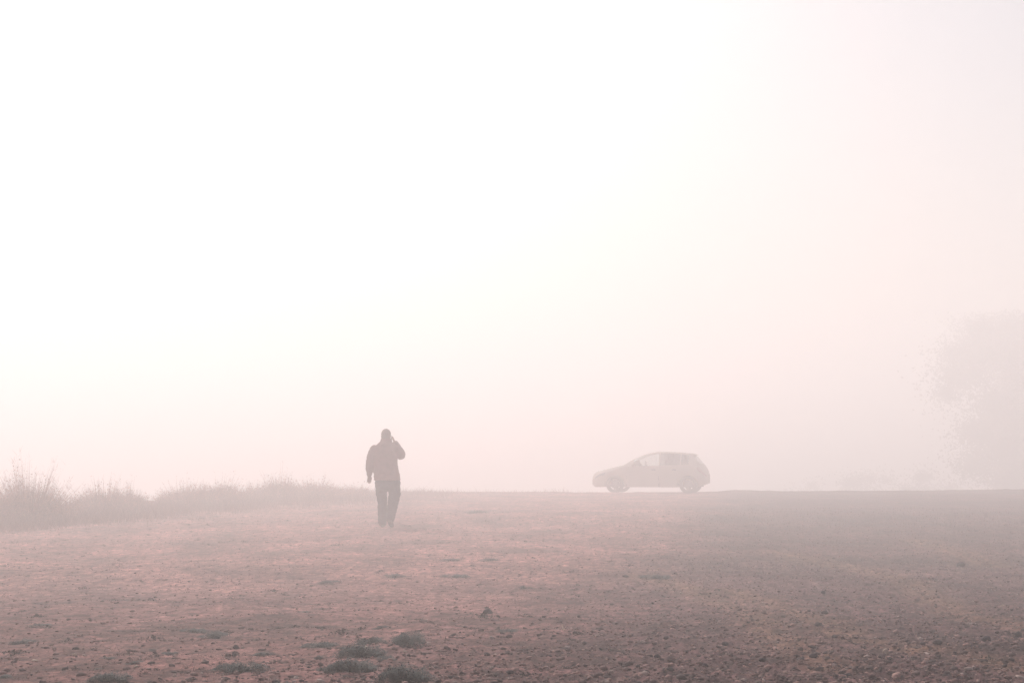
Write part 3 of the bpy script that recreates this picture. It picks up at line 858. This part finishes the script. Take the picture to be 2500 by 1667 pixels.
def capsule(bm, p, q, rp, rq, n=14):
    p, q = Vector(p), Vector(q)
    for c, r_ in ((p, rp), (q, rq)):
        bmesh.ops.create_icosphere(bm, subdivisions=2, radius=r_, matrix=Matrix.Translation(c))
    tube(bm, [p, q], [rp, rq], n)
def chain(bm, pts):
    for a_, b_ in zip(pts[:-1], pts[1:]):
        capsule(bm, a_[0], b_[0], a_[1], b_[1])
def ellipsoid(bm, c, s, rot=None):
    M = Matrix.Translation(c) @ (rot.to_matrix().to_4x4() if rot else Matrix.Identity(4)) @ Matrix.Diagonal((*s, 1))
    bmesh.ops.create_icosphere(bm, subdivisions=3, radius=1, matrix=M)
def loft(bm, secs_, n=28):
    rings = []
    for x_, y_, z_, rx, ry in secs_:
        rings.append([bm.verts.new((x_ + rx * math.copysign(abs(math.cos(t)) ** .85, math.cos(t)), y_ + ry * math.copysign(abs(math.sin(t)) ** .85, math.sin(t)), z_)) for t in [2 * math.pi * k / n for k in range(n)]])
    for a_, b_ in zip(rings[:-1], rings[1:]):
        for k in range(n): bm.faces.new([a_[k], a_[(k + 1) % n], b_[(k + 1) % n], b_[k]])
    bm.faces.new(rings[0][::-1]); bm.faces.new(rings[-1])
def fuse(name, bm, voxel, m, parent, smooth_it=6, wrinkle=0.0, wf=14.0):
    """one continuous skin over overlapping solids"""
    bmesh.ops.recalc_face_normals(bm, faces=bm.faces)
    me = bpy.data.meshes.new(name + '_raw'); bm.to_mesh(me); bm.free()
    o = bpy.data.objects.new(name + '_raw', me); C.objects.link(o)
    md = o.modifiers.new('r', 'REMESH'); md.mode = 'VOXEL'; md.voxel_size = voxel
    if smooth_it:
        sm = o.modifiers.new('s', 'SMOOTH'); sm.iterations = smooth_it; sm.factor = .5
    dg = bpy.context.evaluated_depsgraph_get()
    res = bpy.data.meshes.new_from_object(o.evaluated_get(dg))
    bpy.data.objects.remove(o)
    bpy.data.meshes.remove(me)
    res.name = name
    if wrinkle:
        nv = len(res.vertices)
        co = np.zeros(nv * 3, np.float32); no = np.zeros(nv * 3, np.float32)
        res.vertices.foreach_get('co', co); res.vertices.foreach_get('normal', no)
        co = co.reshape(-1, 3); no = no.reshape(-1, 3)
        w_ = fbm(co[:, 0] * wf * .6 + co[:, 1] * 5, co[:, 2] * wf + co[:, 1] * 7, 3)
        co = co + no * (w_ * wrinkle)[:, None]
        res.vertices.foreach_set('co', co.astype(np.float32).ravel())
    return link_mesh(name, res, m, parent, True)

PX, PY = -2.337, 26.5
person = empty('person', (PX, PY, gz(PX, PY) - .004))
tag(person, 'person in loose jacket and dark trousers walking away, phone held to the ear', 'person')
HX = -.005
LF = dict(hip=(-.075, 0, .86), knee=(-.075, .1, .48), ankle=(-.062, .06, .085), toe=(-.085, .24, .032))
RF = dict(hip=(.115, 0, .86), knee=(.135, .04, .48), ankle=(.105, -.25, .15), toe=(.12, -.11, .034))
LA = dict(sh=(-.215, 0, 1.42), el=(-.302, -.03, 1.17), wr=(-.312, .03, .975))
RA = dict(sh=(.19, 0, 1.43), el=(.272, .2, 1.345), wr=(.155, .13, 1.54))
bm = bmesh.new()
ellipsoid(bm, (HX, .01, 1.715), (.078, .096, .1)); ellipsoid(bm, (HX, .045, 1.65), (.058, .062, .075))
ellipsoid(bm, (HX, .115, 1.672), (.013, .02, .022))                       # nose
for sx_ in (-1, 1):
    ellipsoid(bm, (HX + sx_ * .08, .005, 1.69), (.012, .022, .034))       # ears
    ellipsoid(bm, (HX + sx_ * .03, .088, 1.715), (.024, .016, .01))       # brows
ellipsoid(bm, (HX, .1, 1.632), (.022, .012, .008))                        # mouth
chain(bm, [((HX, 0, 1.66), .056), ((0, -.01, 1.55), .062), ((0, -.01, 1.48), .075)])
loft(bm, [(.01, 0, .84, .15, .1), (.01, 0, 1.0, .155, .1), (0, 0, 1.2, .165, .11), (-.01, 0, 1.38, .18, .11), (-.01, 0, 1.47, .13, .08), (0, 0, 1.53, .06, .06)])
for D in (LF, RF):
    chain(bm, [(D['hip'], .088), (D['knee'], .056), (D['ankle'], .038)])
    chain(bm, [(D['ankle'], .036), (D['toe'], .024)])
for D in (LA, RA):
    chain(bm, [(D['sh'], .062), (D['el'], .045), (D['wr'], .028)])
def finger(bm, pts, r0=.0098):
    chain(bm, [(p, r0 - .0012 * i) for i, p in enumerate(pts)])
# left hand hanging, back of the hand to the camera, fingers slightly curled
w = Vector(LA['wr']); ax_w = Vector((.86, .5, 0)).normalized(); fw = Vector((-.45, .8, 0)).normalized()
for k, (o_, ln) in enumerate(((-.033, .062), (-.011, .076), (.011, .081), (.033, .072))):
    kn = w + ax_w * o_ + Vector((0, .008, -.095 + abs(o_) * .15))
    capsule(bm, w + ax_w * o_ * .45 + Vector((0, 0, -.01)), kn, .017, .0115)
    p1 = kn + Vector((0, 0, -ln * .48)) + fw * .006 + ax_w * o_ * .12
    p2 = p1 + Vector((0, 0, -ln * .32)) + fw * .012
    finger(bm, [kn, p1, p2, p2 + Vector((0, 0, -ln * .2)) + fw * .014])
th = w + ax_w * .03 + fw * .012 + Vector((0, 0, -.03))
finger(bm, [th, th + ax_w * .026 + fw * .016 + Vector((0, 0, -.035)), th + ax_w * .03 + fw * .03 + Vector((0, 0, -.068))], .0115)
# right hand round the phone
w = Vector(RA['wr']); PHC = Vector((HX + .098, .05, 1.635))
palm = Vector((.13, .085, 1.598))
for k in range(4):
    f_ = (k - 1.5) / 1.5
    kn = palm + Vector((-.002, -.03 * f_ - .01, .03 - .012 * abs(f_)))
    capsule(bm, w + Vector((0, -.012 * f_, .012)), kn, .022, .014)
    ln = (.062, .078, .082, .07)[3 - k]
    p1 = kn + Vector((-.004, -.02 - .004 * f_, ln * .42))
    p2 = p1 + Vector((-.016, -.016, ln * .2))
    finger(bm, [kn, p1, p2, p2 + Vector((-.016, -.006, ln * .05))])
finger(bm, [w + Vector((-.004, .02, .015)), palm + Vector((-.012, .045, .01)), palm + Vector((-.03, .04, .045))], .0115)
fuse('body', bm, .0065, m_skin, person, 3)
for sx_ in (-1, 1):
    bm = bmesh.new(); ellipsoid(bm, (HX + sx_ * .03, .094, 1.697), (.013, .009, .008)); bm_obj('eye', bm, m_eye, person, True)
# short hair
bm = bmesh.new()
ellipsoid(bm, (HX, .003, 1.722), (.092, .106, .1)); ellipsoid(bm, (HX, -.028, 1.675), (.09, .078, .09))
bmesh.ops.bisect_plane(bm, geom=bm.verts[:] + bm.edges[:] + bm.faces[:], plane_co=(0, .07, 1.72), plane_no=(0, .75, -.55), clear_outer=True)
bmesh.ops.holes_fill(bm, edges=[e for e in bm.edges if e.is_boundary], sides=0)
hair = fuse('hair', bm, .008, m_hair, person, 2, .004, 60)
# jacket
bm = bmesh.new()
loft(bm, [(.022, 0, .885, .243, .165), (.018, 0, .95, .243, .168), (.0, .0, 1.06, .228, .165), (-.012, 0, 1.2, .222, .165), (-.02, 0, 1.34, .232, .16), (-.018, 0, 1.42, .225, .145),
          (-.012, -.005, 1.48, .2, .125), (-.008, -.01, 1.53, .16, .11), (-.004, -.01, 1.575, .118, .1), (0, -.012, 1.61, .104, .1), (0, -.012, 1.645, .094, .094)])
chain(bm, [(LA['sh'], .1), ((-.27, -.02, 1.3), .09), (LA['el'], .078), ((-.31, 0, 1.07), .066), (LA['wr'], .052)])
chain(bm, [(RA['sh'], .1), ((.235, .1, 1.4), .088), (RA['el'], .08)])
chain(bm, [(RA['el'], .078), ((.215, .165, 1.46), .066), ((.163, .132, 1.545), .056)])
ellipsoid(bm, (.262, .19, 1.3), (.07, .08, .05))
fuse('jacket', bm, .013, m_coat, person, 5, .010, 11)
bm = bmesh.new()                                                      # hem band
loft(bm, [(.02, 0, .868, .247, .17), (.02, 0, .9, .25, .173)])
fuse('hem', bm, .011, m_coat, bpy.data.objects['jacket'], 2, .004, 12)
# trousers
bm = bmesh.new()
loft(bm, [(.02, 0, .70, .19, .13), (.02, 0, .78, .215, .145), (.02, 0, .88, .222, .15), (.02, 0, .98, .2, .14)])
chain(bm, [((-.085, 0, .82), .125), ((-.088, .05, .62), .104), (LF['knee'], .092), ((-.07, .08, .25), .088), ((-.066, .055, .095), .086)])
chain(bm, [((.14, 0, .82), .128), ((.164, .02, .62), .11), (RF['knee'], .103), ((.114, -.1, .3), .094), ((.106, -.235, .165), .074)])
fuse('trousers', bm, .013, m_jean, person, 4, .009, 16)
for D in (LF, RF):
    a_, t_ = Vector(D['ankle']), Vector(D['toe'])
    d_ = (t_ - a_).normalized(); back = Vector((d_.x, d_.y, 0)).normalized()
    bm = bmesh.new()
    heel = a_ - back * .05 + Vector((0, 0, -.045))
    chain(bm, [(a_ + Vector((0, 0, .01)), .052), (heel, .042)])
    chain(bm, [(heel, .042), (a_ * .5 + t_ * .5 + Vector((0, 0, -.005)), .046), (t_ + Vector((0, 0, .005)), .042), (t_ + back * .045 + Vector((0, 0, .002)), .034)])
    fuse('shoe', bm, .011, m_shoe, person, 3)
# phone, held by the hand and so a thing of its own
ph = empty('phone', (0, 0, 0))
ph.location = Vector(person.location) + PHC
ph.rotation_euler = (R(-55), R(4), 0)
tag(ph, 'dark mobile phone held against the right ear of the walking person', 'phone')
bm = bmesh.new(); box(bm, (0, 0, 0), (.0085, .07, .145)); bmesh.ops.bevel(bm, geom=bm.edges[:], offset=.003, segments=2, affect='EDGES')
bm_obj('case', bm, m_phone, ph, True)
bm = bmesh.new(); box(bm, (-.0046, 0, 0), (.001, .063, .134)); bm_obj('screen', bm, m_eye, ph)

# ------------------------------------------------------------------ the fog itself
hz = bpy.data.materials.new('haze')
hz.use_nodes = True
hn = hz.node_tree
hn.nodes.clear()
ho = hn.nodes.new('ShaderNodeOutputMaterial')
hv = hn.nodes.new('ShaderNodeVolumePrincipled')
hv.inputs['Density'].default_value = FOG
hv.inputs['Anisotropy'].default_value = FOG_G
hv.inputs['Color'].default_value = (*FOG_COL, 1)
hn.links.new(hv.outputs[0], ho.inputs['Volume'])
bm = bmesh.new()
box(bm, (0, 138, 2.3), (460, 346, 21.2))
haze = bm_obj('haze', bm, hz)
tag(haze, kind='stuff')
